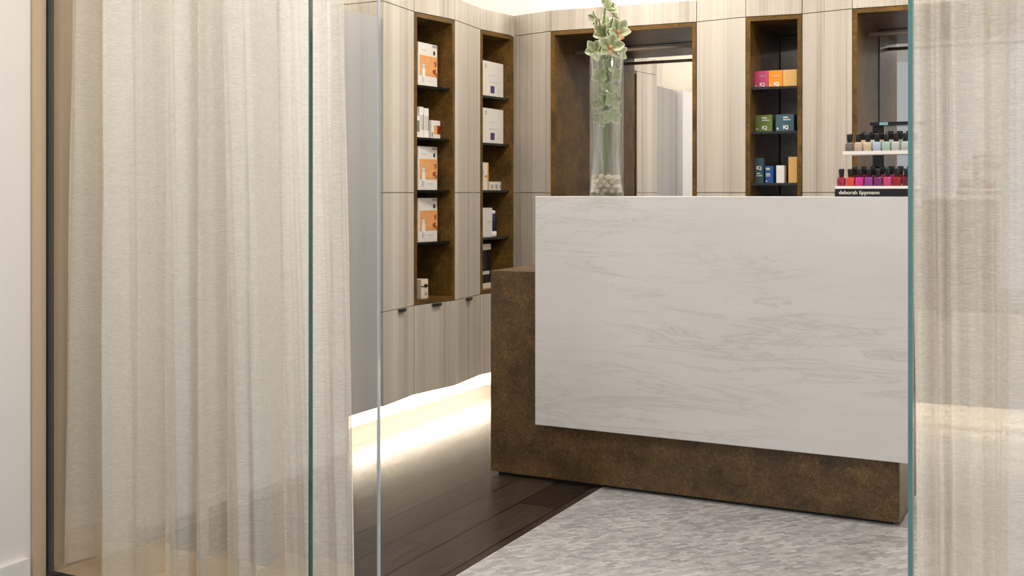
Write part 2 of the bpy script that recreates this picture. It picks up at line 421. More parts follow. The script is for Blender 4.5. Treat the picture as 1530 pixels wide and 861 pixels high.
# corner panel
cor = thing('corner_cabinet', 'pale striped corner cabinet filling the room corner behind the low desk end', 'cabinet', (-2.65, 5.5, ZB), GB)
a, b = Vector((-2.7815,5.4302,0)), Vector((-2.523,5.355,0)); dd = (b-a).normalized(); nn = Vector((dd.y,-dd.x,0))
for nm, z0, z1 in (('fascia_panel', ZT+.0016, ZF), ('upper_door', ZJ+.0016, ZT-.0016), ('middle_door', ZM, ZJ-.0016), ('base_door', ZB, ZM-.003)):
    q0, q1 = a, b-dd*.0016
    bm = bmesh.new(); add_prism(bm, [(q0.x,q0.y),(q1.x,q1.y),(q1.x-nn.x*.02,q1.y-nn.y*.02),(q0.x-nn.x*.02,q0.y-nn.y*.02)], z0, z1)
    wpart(nm, bm, 'veneer', cor, bevel=.0008)
bm = bmesh.new(); add_prism(bm, [(-2.7795,5.452),(-2.53,5.379),(-2.53,6.02),(-2.778,6.02)], ZB, ZF-.002)
wpart('tall_box', bm, 'veneer', cor)
column(BACK[0], BACK[1], 'B', 'rail', 'wide mirrored wardrobe niche with a hanging rail, behind the orchid vase', GB)
column(BACK[1], BACK[2], 'B', 'door', 'tall pale striped cabinet left of the niche with coloured boxes', GB)
column(BACK[2], BACK[3], 'B', 'shelves', 'narrow mirrored niche cabinet holding the bright coloured boxes', GB)
column(BACK[3], BACK[4], 'B', 'door', 'tall pale striped cabinet right of the niche with coloured boxes', GB)
column(BACK[4], BACK[5], 'B', 'rail', 'mirrored wardrobe niche behind the nail polish display', GB)
for i in range(5, 10):
    column(BACK[i], BACK[i+1], 'B', 'door', 'tall striped cabinet behind the right curtain', GB)
# grey end cabinet between the side wall and the first striped cabinet
ec = thing('end_cabinet', 'tall plain grey cabinet seen through the glass door left of the striped cabinets', 'cabinet', (-3.0, 4.04, ZB))
wpart('body', boxes((-3.38, -2.81, 3.725, 4.160, ZB, 1.875)), 'grey_veneer', ec)
wpart('door', boxes((-2.808, -2.79, 3.727, 4.160, ZB, 1.875)), 'grey_veneer', ec, bevel=.0008)

# ------------------------------------------------------------------ light fittings
def strip(label, x0, x1, y0, y1, z0, z1, group):
    o = obj('light_strip', boxes((x0-(x0+x1)/2, x1-(x0+x1)/2, y0-(y0+y1)/2, y1-(y0+y1)/2, 0, z1-z0)), 'led')
    o.location = ((x0+x1)/2, (y0+y1)/2, z0)
    return tag(o, label, 'light', group)
def area(name, loc, rot, sx, sy, power, col=(1,.86,.68)):
    l = bpy.data.lights.new(name, 'AREA'); l.shape = 'RECTANGLE'; l.size = sx; l.size_y = sy; l.energy = power; l.color = col
    o = bpy.data.objects.new(name, l); C.objects.link(o); o.location = loc; o.rotation_euler = rot
    return o
strip('glowing warm strip under the left wall cabinets', -2.99, -2.975, 3.95, 5.60, .143, .151, 'under-cabinet strips')
strip('glowing warm strip under the back wall cabinets', -2.5, 1.0, 5.53, 5.545, .143, .151, 'under-cabinet strips')
area('under_cabinet_light', (-2.96, 4.80, .14), (0, math.radians(8), 0), .06, 1.68, 18)
area('under_cabinet_light', (-.8, 5.52, .14), (math.radians(-8), 0, 0), 3.4, .06, 10)
area('cove_light', (-3.15, 4.80, 2.085), (0, math.radians(170), 0), .15, 1.5, 14, (1,.93,.82))
area('cove_light', (-3.1, 3.30, 1.90), (0, math.radians(170), 0), .15, 1.3, 12, (1,.93,.82))
area('cove_light', (-.85, 5.75, 2.085), (math.radians(170), 0, 0), 3.6, .15, 34, (1,.93,.82))
for i, (x, y, lb) in enumerate(((-1.9, 3.4, 'left'), (-.4, 3.4, 'right'), (-1.9, 4.75, 'far left'), (-.4, 4.75, 'far right'))):
    t = thing('ceiling_light', ('square recessed ceiling light above the %s of the desk front', 'square recessed ceiling light above the %s of the desk front', 'square recessed ceiling light over the %s floor by the cabinets', 'square recessed ceiling light over the %s floor by the cabinets')[i] % lb.split()[-1], 'light', (x, y, 2.53), 'recessed ceiling lights')
    wpart('frame', boxes((x-.13, x+.13, y-.13, y-.11, 2.535, 2.55),(x-.13, x+.13, y+.11, y+.13, 2.535, 2.55),(x-.13, x-.11, y-.11, y+.11, 2.535, 2.55),(x+.11, x+.13, y-.11, y+.11, 2.535, 2.55)), 'white', t)
    wpart('diffuser', boxes((x-.11, x+.11, y-.11, y+.11, 2.54, 2.55)), 'lamp_glow', t)
    area('downlight', (x, y, 2.53), (0,0,0), .2, .2, 17, (1,.955,.89))

for x, y, lb in ((-1.9, 1.35, 'left'), (-.45, 1.35, 'right')):
    t = thing('ceiling_light', 'square recessed ceiling light outside the %s glass pane' % lb, 'light', (x, y, 2.53), 'recessed ceiling lights')
    wpart('diffuser', boxes((x-.11, x+.11, y-.11, y+.11, 2.54, 2.55)), 'lamp_glow', t)
    area('downlight', (x, y, 2.53), (0,0,0), .2, .2, 20, (1,.955,.90))
# ------------------------------------------------------------------ reception desk
dk = thing('reception_desk', 'reception desk of brown burl with a big veined white marble front', 'desk', (-1.32, 4.05, 0))
wpart('burl_base', boxes((-2.084, -.556, 3.872, 4.27, .012, .796)), 'burl', dk, bevel=.0015)
wpart('recessed_foot', boxes((-2.06, -.58, 3.895, 4.25, 0, .012)), 'black', dk)
wpart('riser', boxes((-1.80, -.60, 3.90, 4.10, .796, 1.056)), 'burl', dk)
wpart('marble_front', boxes((-1.866, -.520, 3.822, 3.852, .222, 1.0865)), 'marble', dk, bevel=.0015)
wpart('marble_top', boxes((-1.866, -.520, 3.852, 4.14, 1.0565, 1.0865)), 'marble', dk, bevel=.0015)
wpart('marble_bracket', boxes((-1.8, -.62, 3.852, 3.872, .40, .72)), 'black', dk)
ZC = 1.0865

# ------------------------------------------------------------------ products on the shelves
def text_mesh(txt, size, ext=.0004, bold=0.0):
    cu = bpy.data.curves.new('lettering', 'FONT'); cu.body = txt; cu.size = size; cu.extrude = ext; cu.offset = bold
    cu.align_x = 'LEFT'; cu.align_y = 'BOTTOM_BASELINE'
    o = bpy.data.objects.new('lettering', cu); C.objects.link(o)
    bpy.context.view_layer.update()
    me = bpy.data.meshes.new_from_object(o.evaluated_get(bpy.context.evaluated_depsgraph_get()))
    C.objects.unlink(o); bpy.data.objects.remove(o); bpy.data.curves.remove(cu)
    # stand it up, facing local -Y
    me.transform(Matrix.Rotation(PI/2, 4, 'X'))
    return me
def letters(txt, size, parent, x, y, z, m='letter_white', bold=0.0, name='lettering'):
    me = text_mesh(txt, size, bold=bold); me.materials.append(MATS[m])
    o = bpy.data.objects.new(name, me); C.objects.link(o); o.parent = parent; o.location = (x, y, z)
    return o
def decal(name, parent, fy, x0, x1, z0, z1, m, th=.0008):
    bm = boxes((x0, x1, fy-th, fy, z0, z1)); return obj(name, bm, m, parent)
def carton(label, cat, group, side, u0, u1, front, z, h, dep, m, name='product_box'):
    """box with its face on local -Y, left bottom corner of the face at local x = 0"""
    w = u1-u0
    o = obj(name, boxes((-w/2, w/2, 0, dep, 0, h)), m, bevel=.001)
    if side == 'L': o.location = (front, (u0+u1)/2, z); o.rotation_euler = (0,0,PI/2)
    else: o.location = ((u0+u1)/2, front, z)
    tag(o, label, cat, group); o['w'] = w
    return o, w
def dupe(o, loc, label):
    c = o.copy(); C.objects.link(c); c.location = loc; c['label'] = label
    for ch in list(o.children):
        k = ch.copy(); C.objects.link(k); k.parent = c
        for g2 in ch.children:
            q = g2.copy(); C.objects.link(q); q.parent = k
    return c
SL = (1.612, 1.363, 1.113, .864, .592)
SB = (1.611, 1.396, 1.147)
# three face boxes
GX = 'white beauty boxes with a face picture'
fb, w = carton('white box with an orange face picture on the top shelf of the first niche', 'box', GX, 'L', 4.566, 4.742, -2.850, SL[0], .210, .065, 'carton_white')
pic = decal('face_picture', fb, 0, -w/2+.012, w/2, .052, .150, 'skin_print')
bm = bmesh.new()
def ell(bm, cx, cz, rx, rz, y0, y1, n=16, rot=0):
    a_, b_ = [], []
    for k in range(n):
        t_ = 2*PI*k/n; x, z_ = rx*math.cos(t_), rz*math.sin(t_)
        x, z_ = x*math.cos(rot)-z_*math.sin(rot), x*math.sin(rot)+z_*math.cos(rot)
        a_.append(bm.verts.new((cx+x, y0, cz+z_))); b_.append(bm.verts.new((cx+x, y1, cz+z_)))
    bm.faces.new(a_); bm.faces.new(b_)
    for k in range(n): bm.faces.new((a_[k], a_[(k+1)%n], b_[(k+1)%n], b_[k]))
ell(bm, .058, .083, .016, .006, -.0016, -.0008, rot=.25); ell(bm, .060, .072, .014, .006, -.0016, -.0008, rot=-.15)
obj('lip_print', bm, 'lip_print', pic)
for e_ in ((.071,.115,.007,.015,-.3),(.078,.063,.007,.010,0),(.060,.122,.006,.004,0)):
    bm = bmesh.new(); ell(bm, e_[0], e_[1], e_[2], e_[3], -.0016, -.0008, rot=e_[4]); obj('shadow_print', bm, 'shadow_print', pic)
bm = bmesh.new(); ell(bm, -.042, .066, .014, .038, -.0024, -.0008, 20); ell(bm, -.049, .098, .004, .014, -.0024, -.0008); ell(bm, -.036, .098, .004, .014, -.0024, -.0008)
obj('device_print', bm, 'white', fb)
bm = bmesh.new(); ell(bm, -.042, .034, .010, .012, -.0027, -.0024, 16); obj('device_ring', bm, 'pale_print', fb)
for x_ in (-.049, -.036):
    bm = bmesh.new(); ell(bm, x_, .110, .003, .003, -.0029, -.0024); obj('device_tip', bm, 'grey_print', fb)
decal('logo_square', fb, 0, .050, .066, .160, .178, 'black')
decal('fine_print', fb, 0, -.052, -.010, .172, .178, 'pale_print')
decal('caption_print', fb, 0, .0, .048, .028, .033, 'pale_print')
decal('corner_tab', fb, 0, .040, .088, .196, .206, 'grey_print')
dupe(fb, (-2.850, fb.location.y, SL[2]), 'white box with an orange face picture on the third shelf down of the first niche')
dupe(fb, (-2.850, fb.location.y, SL[3]), 'white box with an orange face picture, lowest of the three, on the fourth shelf')
# second shelf
GS = 'small white products on the second shelf of the first niche'
tb, w = carton('small white box with a green picture at the left end of the second shelf', 'box', GS, 'L', 4.505, 4.583, -2.850, SL[1], .104, .05, 'carton_white')
decal('green_picture', tb, 0, -.006, .032, .028, .082, 'teal_print'); decal('orange_picture', tb, 0, -.036, -.006, .028, .088, 'skin_print')
def tubebox(y0, y1, h, label, x=-2.856):
    o, w = carton(label, 'box', GS, 'L', y0, y1, x, SL[1], h, .042, 'white')
    decal('grey_band', o, 0, -w/2+.003, w/2-.003, h*.27, h*.74, 'pale_print')
    decal('dark_stripe', o, 0, w/2-.006, w/2, h*.27, h*.76, 'grey_print')
    return o
tubebox(4.587, 4.624, .150, 'slim tall white carton beside the small green-picture box')
tubebox(4.628, 4.672, .146, 'slim tall white carton touching the orange-picture box')
o, w = carton('slim white carton standing behind the small green-picture box', 'box', GS, 'L', 4.53, 4.575, -2.915, SL[1], .146, .04, 'white')
decal('dark_stripe', o, 0, w/2-.008, w/2, .03, .12, 'grey_print')
ob, w = carton('white box with an orange and red picture at the right end of the second shelf', 'box', GS, 'L', 4.680, 4.764, -2.846, SL[1], .090, .06, 'carton_white')
decal('orange_picture', ob, 0, -.018, .012, .024, .066, 'skin_print'); decal('red_picture', ob, 0, .012, .042, .024, .066, 'red_print')
decal('grey_label', ob, 0, -.040, -.026, .008, .032, 'grey_print')
rb, w = carton('small cream box tied with a black ribbon on the floor of the first niche', 'box', None, 'L', 4.577, 4.640, -2.84, SL[4], .092, .06, 'cream')
decal('ribbon', rb, 0, -w/2, w/2, .056, .061, 'black', .0015)
bm = bmesh.new(); ell(bm, .002, .060, .006, .010, -.005, -.0015, 12, .6); ell(bm, .010, .060, .006, .010, -.005, -.0015, 12, -.6)
obj('bow', bm, 'black', rb)
decal('grey_label', rb, 0, .0, .022, .014, .030, 'grey_print')
# second niche
GW = 'large plain white boxes in the corner niche'
wb, w = carton('large plain white box with a purple sticker on the top shelf of the corner niche', 'box', GW, 'L', 5.168, 5.402, -2.829, SL[0], .184, .07, 'carton_white')
decal('purple_sticker', wb, 0, -.030, .014, .018, .056, 'purple_print')
def ring(parent, cx, cz, r0, r1, m, name='round_logo'):
    bm = bmesh.new(); n = 20; A = []
    for rr_ in (r0, r1):
        for yy in (0, -.001): A.append([bm.verts.new((cx+rr_*math.cos(2*PI*k/n), yy, cz+rr_*math.sin(2*PI*k/n))) for k in range(n)])
    for i_, j_ in ((0,1),(1,3),(3,2),(2,0)):
        for k in range(n): bm.faces.new((A[i_][k], A[i_][(k+1)%n], A[j_][(k+1)%n], A[j_][k]))
    return obj(name, bm, m, parent)
ring(wb, -.083, .158, .008, .012, 'grey_print')
decal('side_fold', wb, 0, -w/2, -w/2+.030, .0, .140, 'cream')
decal('fine_print', wb, 0, -.045, .02, .110, .114, 'pale_print'); decal('caption_print', wb, 0, -.045, .06, .074, .078, 'pale_print')
decal('barcode', wb, 0, .058, .066, .018, .044, 'pale_print')
dupe(wb, (-2.829, wb.location.y, SL[1]), 'large plain white box with a purple sticker on the second shelf of the corner niche')
GT = 'small products on the third shelf of the corner niche'
o, w = carton('white carton with orange edge and round black logo in the corner niche', 'box', None, 'L', 5.175, 5.272, -2.850, SL[2], .147, .06, 'carton_white')
decal('orange_edge', o, 0, w/2-.012, w/2, 0, .147, 'orange_print'); decal('orange_band', o, 0, .004, w/2-.012, .068, .080, 'orange_print')
ring(o, -.018, .096, .008, .012, 'grey_print'); decal('caption_print', o, 0, -.022, -.014, .05, .066, 'grey_print')
s, w = carton('tiny white carton next to the orange-edged carton', 'box', GT, 'L', 5.283, 5.326, -2.848, SL[2], .046, .04, 'carton_white')
decal('grey_label', s, 0, -.008, .012, .008, .030, 'grey_print')
dupe(s, (-2.848, 5.354, SL[2]), 'tiny white carton, middle one of the three in the corner niche')
dupe(s, (-2.848, 5.403, SL[2]), 'tiny white carton at the open right end of the corner niche shelf')
o, w = carton('plain cream white carton on the fourth shelf of the corner niche', 'box', None, 'L', 5.18, 5.314, -2.850, SL[3], .155, .06, 'carton_white')
decal('fine_print', o, 0, .01, .05, .080, .083, 'grey_print')
nb = thing('lotion_bottle', 'dark navy bottle with a white cap beside the plain cream carton', 'bottle', (-2.882, 5.356, SL[3]))
bm = bmesh.new(); add_lathe(bm, [(.030,0),(.032,.004),(.032,.026),(.030,.028)], 24); obj('white_foot', bm, 'white', nb, True)
bm = bmesh.new(); add_lathe(bm, [(.030,.028),(.032,.030),(.032,.116),(.028,.122)], 24); obj('body', bm, 'navy', nb, True)
bm = bmesh.new(); add_lathe(bm, [(.024,.122),(.025,.126),(.025,.136),(.020,.140)], 24); obj('cap', bm, 'white', nb, True)
o, w = carton('cream topped dark grey carton lowest in the corner niche, at the back', 'box', 'dark cartons stacked in the corner niche', 'L', 5.205, 5.315, -2.86, .592+.095, .140, .07, 'gloss_black')
decal('cream_top', o, 0, -w/2, w/2, .108, .140, 'cream')
o2, w = carton('dark carton with cream bands carrying the cream topped one', 'box', 'dark cartons stacked in the corner niche', 'L', 5.20, 5.31, -2.85, .592, .095, .075, 'gloss_black')
decal('cream_band', o2, 0, -w/2, w/2, .0, .028, 'cream'); decal('cream_band', o2, 0, -w/2, w/2-.03, .074, .092, 'pale_print')
# coloured boxes in the mirrored niche of the back wall
def logo(parent, x, z, s, m='letter_white'):
    letters('IQ', s, parent, x, -.0006, z, m, bold=.0009)
FY = 5.435
GC = 'coloured gift boxes on the top shelf of the mirrored niche'
for u0, u1, m_, lb in ((-1.440+.0, -1.374, 'pink', 'square pink box on the top shelf of the mirrored niche'), (-1.370, -1.304, 'orange', 'square bright orange box between the pink and the yellow box'), (-1.300, -1.238, 'gold', 'plain square yellow box on the top shelf of the mirrored niche')):
    o, w = carton(lb, 'box', GC, 'B', u0-.022, u1-.022+.008, FY, SB[0], .083, .06, m_)
    if m_ != 'gold':
        logo(o, -.008, .009, .024); decal('small_mark', o, 0, -w/2+.006, -w/2+.014, .008, .016, 'letter_pale'); decal('caption_print', o, 0, -.010, .018, .056, .059, 'letter_pale')
for u0, u1, m_, lb in ((-1.456, -1.372, 'green', 'wide green box on the middle shelf of the mirrored niche'), (-1.355, -1.266, 'teal', 'wide teal box on the middle shelf of the mirrored niche')):
    o, w = carton(lb, 'box', 'wide boxes on the middle shelf of the mirrored niche', 'B', u0, u1, FY, SB[1], .083, .06, m_)
    logo(o, -.008, .013, .024)
    decal('caption_print', o, 0, -.008, .016, .066, .071, 'letter_white'); decal('caption_print', o, 0, -.008, .028, .054, .060, 'letter_pale'); decal('small_mark', o, 0, -w/2+.006, -w/2+.014, .010, .020, 'letter_pale')
GD = 'slim boxes on the lower shelf of the mirrored niche'
o, w = carton('tall slim teal box at the left of the lower shelf', 'box', GD, 'B', -1.456, -1.415, FY, SB[2], .122, .04, 'teal')
logo(o, -.014, .066, .024); decal('caption_print', o, 0, -.012, .006, .045, .050, 'letter_white'); decal('caption_print', o, 0, -.012, .016, .033, .040, 'letter_pale')
o, w = carton('short blue box beside the tall teal one', 'box', GD, 'B', -1.406, -1.368, FY, SB[2], .083, .04, 'blue')
decal('caption_print', o, 0, -.016, .004, .064, .074, 'letter_pale'); decal('caption_print', o, 0, -.016, .006, .042, .047, 'letter_white'); decal('caption_print', o, 0, -.016, .006, .032, .038, 'letter_pale'); decal('small_mark', o, 0, -.016, -.009, .006, .012, 'letter_white')
o, w = carton('short cream white box on the lower shelf of the mirrored niche', 'box', GD, 'B', -1.352, -1.312, FY, SB[2], .085, .04, 'white')
decal('brown_edge', o, 0, w/2-.003, w/2+.0, 0, .085, 'cream')
carton('tall slim yellow box at the right of the lower shelf', 'box', GD, 'B', -1.293, -1.251, FY, SB[2], .126, .04, 'gold')

# ------------------------------------------------------------------ nail polish display and bottles
nd_ = thing('polish_display', 'tiered nail polish display stand with black lettered base on the marble desk', 'display stand', (-.64, 4.0, ZC))
base = wpart('base', boxes((-.775, -.50, 3.925, 4.075, ZC, ZC+.027)), 'gloss_black', nd_)
letters('deborah lippmann', .0185, base, -.762+.64, 3.925-4.0-.0007, .008, 'letter_white', bold=.0)
wpart('lower_shelf', boxes((-.775, -.50, 3.925, 4.075, ZC+.027, ZC+.036)), 'white', nd_)
wpart('post', boxes((-.672, -.634, 4.055, 4.072, ZC+.036, ZC+.255)), 'gloss_black', nd_)
wpart('upper_shelf', boxes((-.752, -.50, 3.945, 4.055, 1.230, 1.242)), 'white', nd_)
wpart('top_ledge', boxes((-.672, -.50, 4.00, 4.075, 1.330, 1.342)), 'gloss_black', nd_)
wpart('teal_tag', boxes((-.640, -.612, 3.998, 4.00, 1.331, 1.341)), 'teal_tag', nd_)
wpart('clear_back', boxes((-.634, -.50, 4.056, 4.060, ZC+.036, 1.330)), 'acrylic', nd_)
wpart('step', boxes((-.755, -.50, 4.00, 4.04, 1.1225, 1.132),(-.735, -.50, 4.012, 4.054, 1.242, 1.252)), 'acrylic', nd_)
def polish(colour, label, group, loc):
    t = thing('nail_polish_bottle', label, 'bottle', loc, group)
    bm = bmesh.new(); s_ = .0134
    prof = [(s_*.92,0),(s_,.002),(s_,.025),(s_*.90,.029),(s_*.45,.031)]
    # rounded square body
    rings = []
    for r_, z in prof:
        rg = []
        for k in range(24):
            th = 2*PI*k/24; cx_, sy_ = math.cos(th), math.sin(th)
            q = 1/((abs(cx_)**5+abs(sy_)**5)**.2)
            rg.append(bm.verts.new((r_*q*cx_, r_*q*sy_, z)))
        rings.append(rg)
    for i in range(len(rings)-1):
        for k in range(24): bm.faces.new((rings[i][k], rings[i][(k+1)%24], rings[i+1][(k+1)%24], rings[i+1][k]))
    bm.faces.new(rings[0]); bm.faces.new(rings[-1])
    obj('bottle_body', bm, 'polish_'+colour, t, True)
    bm = bmesh.new(); add_lathe(bm, [(.0078,.031),(.0083,.032),(.0100,.056),(.0094,.059)], 20)
    obj('cap', bm, 'gloss_black', t, True)
    return t
lowc = ['berry','coral','magenta','violet','plum','rose','crimson','wine']
upc = ['taupe','nude','beige','lilac','mint','pearl','silver','smoke']
desc = {'berry':'deep berry red','coral':'coral red','magenta':'bright magenta','violet':'violet','plum':'dark plum','rose':'rose pink','crimson':'crimson','wine':'dark wine',
        'taupe':'dark taupe','nude':'nude pink','beige':'beige','lilac':'pale lilac blue','mint':'mint green','pearl':'pearl grey','silver':'silver grey','smoke':'smoky grey'}
for i, c_ in enumerate(lowc):
    polish(c_, '%s nail polish bottle in the front row of the lower shelf' % desc[c_], 'polish bottles in the lower front row', (-.757+.0305*i, 3.945, ZC+.036))
for i, c_ in enumerate(upc):
    polish(c_, '%s nail polish bottle in the front row of the upper shelf' % desc[c_], 'polish bottles in the upper front row', (-.733+.0305*i, 3.962, 1.242))
for i in range(7):
    polish(('wine','berry','plum','rose','magenta','crimson','coral')[i], 'nail polish bottle in the back row of the lower shelf', 'polish bottles in the lower back row', (-.726+.0305*i, 4.02, 1.132))
for i in range(6):
    polish(('beige','pearl','nude','silver','smoke','mint')[i], 'nail polish bottle in the back row of the upper shelf, behind the pale bottles', 'polish bottles in the upper back row', (-.700+.0305*i, 4.033, 1.252))

# ------------------------------------------------------------------ vase, pebbles, orchid
VX, VY = -1.648, 4.0
vs = thing('glass_vase', 'tall clear glass cylinder vase on the marble desk', 'vase', (VX, VY, ZC))
bm = bmesh.new(); R0 = .0645
add_lathe(bm, [(R0-.003,0),(R0,.003),(R0,.545),(R0-.0015,.547),(R0-.005,.545),(R0-.005,.014),(.0,.014)], 48, close=False)
bmesh.ops.remove_doubles(bm, verts=bm.verts, dist=1e-5)
bm.faces.new([v for v in bm.verts if abs(v.co.z) < 1e-6])
obj('cylinder', bm, 'vase_glass', vs, True)
pb = []
n_p = 0
for layer in range(4):
    for rad_, cnt in ((.0425, 9), (.0160, 3)):
        for k in range(cnt):
            th = 2*PI*(k+.5*(layer%2))/cnt + random.uniform(-.06,.06)
            sx, sy, sz = random.uniform(.0105,.0135), random.uniform(.0085,.0105), random.uniform(.0065,.0088)
            if n_p < 6:
                bm = bmesh.new(); bmesh.ops.create_icosphere(bm, subdivisions=3, radius=1)
                for v_ in bm.verts:
                    v_.co = Vector((v_.co.x*.0138, v_.co.y*.0108*(1+.12*math.sin(3*v_.co.x+n_p)), v_.co.z*.0092))
                me_o = obj('pebble', bm, 'pebble_cream' if n_p % 2 else 'pebble_tan', None, True); pb.append(me_o)
                o = me_o
            else:
                o = pb[random.randrange(6)].copy(); C.objects.link(o)
            tag(o, 'smooth cream or tan pebble lying in the bottom of the glass vase', 'pebble', 'pebbles in the vase')
            o.location = (VX+rad_*math.cos(th), VY+rad_*math.sin(th), ZC+.0225+.0165*layer)
            o.location.z += random.uniform(-.003,.003); o.rotation_euler = (random.uniform(-.7,.7), random.uniform(-.9,.9), th+PI/2+random.uniform(-.5,.5))
            n_p += 1
orc = thing('orchid_stem', 'stem of pale green orchids with orange lips standing in the glass vase', 'flower', (VX, VY, ZC+.08))
FV = Vector((-math.sin(YAW), math.cos(YAW), 0))
def L(dx, dep, z): return RV*dx + FV*dep + Vector((0,0,z))
bm = bmesh.new()
spine = [L(0,.0,.0), L(.002,0,.10), L(-.002,.0,.20), L(-.008,0,.30), L(.0,0,.40), L(-.012,0,.50), L(-.012,0,.58), L(-.004,0,.66), L(.004,0,.735)]
add_tube(bm, spine, [.0075,.007,.0062,.0055,.005,.0045,.004,.0032,.002], 10)
obj('stalk', bm, 'stem_green', orc, True)
bm = bmesh.new()
add_tube(bm, [L(.002,.02,.45), L(.012,.02,.55), L(.028,.015,.62), L(.034,.01,.70), L(.037,.01,.735)], [.002,.002,.0016,.0013,.001], 8)
for dz, dx in ((.71,.036),(.725,.041),(.69,.030)): bmesh.ops.create_icosphere(bm, subdivisions=2, radius=.004, matrix=Matrix.Translation(L(dx,.01,dz)))
obj('bud_twig', bm, 'twig', orc, True)
bm = bmesh.new()
add_tube(bm, [L(-.010,0,.49), L(-.03,-.01,.60), L(-.045,-.012,.585), L(-.055,-.012,.578)], [.003,.0035,.004,.001], 8)
obj('drooping_leaf', bm, 'stem_green', orc, True)
def petal(bm, M, Lp, Wp, curl, cup, nu=8, nv=6):
    g_ = []; lay = bm.verts.layers.float.get('rim') or bm.verts.layers.float.new('rim')
    for i in range(nu+1):
        t_ = i/nu; wd = Wp*math.sin(PI*min(1, t_*.93+.07))**.75
        if i == nu: wd = Wp*.06
        row = []
        for j in range(nv+1):
            s_ = (j/nv-.5)*2
            v_ = bm.verts.new(M @ Vector((s_*wd, -curl*t_*t_*Lp+cup*(s_*s_)*wd*-1, t_*Lp))); row.append(v_)
            if lay: v_[lay] = min(1, max(.25+.75*s_*s_, t_**3)*(.35+.65*t_))
        g_.append(row)
    for i in range(nu):
        for j in range(nv): bm.faces.new((g_[i][j], g_[i][j+1], g_[i+1][j+1], g_[i+1][j]))
def blossom(dx, dep, z, size, yaw, pitch, roll, lip=True):
    pos = L(dx, dep, z)
    o_M = Matrix.Translation(pos) @ Matrix.Rotation(YAW+yaw, 4, 'Z') @ Matrix.Rotation(pitch, 4, 'X') @ Matrix.Rotation(roll, 4, 'Y')
    bm = bmesh.new()
    for k, (ang, ll, ww) in enumerate(((0,1,.36),(1.18,1.0,.40),(-1.18,1.0,.40),(2.25,.95,.36),(-2.25,.95,.36))):
        M = o_M @ Matrix.Rotation(ang+random.uniform(-.12,.12), 4, 'Y') @ Matrix.Rotation(random.uniform(-.05,.35), 4, 'X')
        petal(bm, M, size*ll, size*ww, random.uniform(-.1,.55), random.uniform(.35,.8))
    b = obj('blossom', bm, 'petal', orc, True)
    sm = b.modifiers.new('thickness', 'SOLIDIFY'); sm.thickness = .0012
    if lip:
        bm = bmesh.new()
        M = o_M @ Matrix.Rotation(PI, 4, 'Y') @ Matrix.Rotation(.9, 4, 'X')
        petal(bm, M, size*.60, size*.34, -.6, -.9, 8, 6)
        bmesh.ops.create_icosphere(bm, subdivisions=2, radius=size*.17, matrix=o_M @ Matrix.Translation((0,-size*.14,0)))
        l_ = obj('lip', bm, 'petal_lip', b, True)
        sm = l_.modifiers.new('thickness', 'SOLIDIFY'); sm.thickness = .0012
random.seed(3)
# z measured from the stalk's foot (1.1665): top blossoms reach out of the vase
for dx, dep, z, s_, yw, pt, rl, lp in (
    (.002,-.010,.640,.050, .5,-.5,.2, False), (-.040,.0,.600,.036, -1.2,.1,.3, True), (.020,.02,.625,.044,1.2,-.3,.9, False),
    (.040,-.018,.548,.052, .35,-.1,-.5, True), (-.008,.01,.545,.046, -.5,.0,.4, False), (.012,-.030,.488,.056, .05,.0,.15, True),
    (-.040,-.005,.480,.048, -.6,.15,.6, False), (.045,.010,.470,.040, .9,.1,-.2, True), (.0,.03,.58,.045,2.6,-.2,.2, False),
    (.012,.0,.420,.038, -.2,.0,.2, False), (-.022,-.010,.375,.040, -.4,.1,.5, False), (.026,.01,.385,.038, .7,.0,-.3, False),
    (.004,-.020,.325,.036, -.1,.2,.2, False), (.018,-.012,.285,.042, .3,.1,.3, False), (-.018,.0,.275,.034, -.7,.2,-.2, False),
    (.030,.0,.262,.030, .9,.3,.2, False), (.014,-.020,.225,.042, .15,.2,.1, False), (-.020,-.005,.215,.036, -.6,.3,.5, False)):
    blossom(dx, dep, z, s_, yw, pt, rl, lp)

# ------------------------------------------------------------------ curtains
def catmull(P, n):
    out = []
    for i in range(len(P)-1):
        p0, p1, p2, p3 = P[max(i-1,0)], P[i], P[i+1], P[min(i+2, len(P)-1)]
        for k in range(n):
            t_ = k/n
            out.append(tuple(.5*((2*p1[c])+(-p0[c]+p2[c])*t_+(2*p0[c]-5*p1[c]+4*p2[c]-p3[c])*t_*t_+(-p0[c]+3*p1[c]-3*p2[c]+p3[c])*t_**3) for c in (0,1)))
    out.append(P[-1]); return out
def curtain(label, top, bot, z0, z1, hem_h, seed, group):
    random.seed(seed)
    n = 10; T = catmull(top, n); B = catmull(bot, n); nz = 60
    t = thing('curtain', label, 'curtain', (bot[0][0], bot[0][1], z0), group)
    def sheet(za, zb, nz_):
        bm = bmesh.new(); g_ = []
        for j in range(nz_+1):
            z = za+(zb-za)*j/nz_; s_ = (z-z0)/(z1-z0); e_ = s_**1.15
            row = []
            for i in range(len(T)):
                x = B[i][0]*(1-e_)+T[i][0]*e_; y = B[i][1]*(1-e_)+T[i][1]*e_
                wv = .0035*math.sin(9*s_+i*.23)*math.sin(i*.61+2.1*s_*3)
                row.append(bm.verts.new((x+wv*.4, y+wv, z)))
            g_.append(row)
        for j in range(nz_):
            for i in range(len(T)-1): bm.faces.new((g_[j][i], g_[j][i+1], g_[j+1][i+1], g_[j+1][i]))
        return bm
    wpart('cloth', sheet(z0+hem_h, z1, nz), 'sheer', t, smooth=True)
    wpart('hem', sheet(z0, z0+hem_h, 4), 'hem', t, smooth=True)
    return t
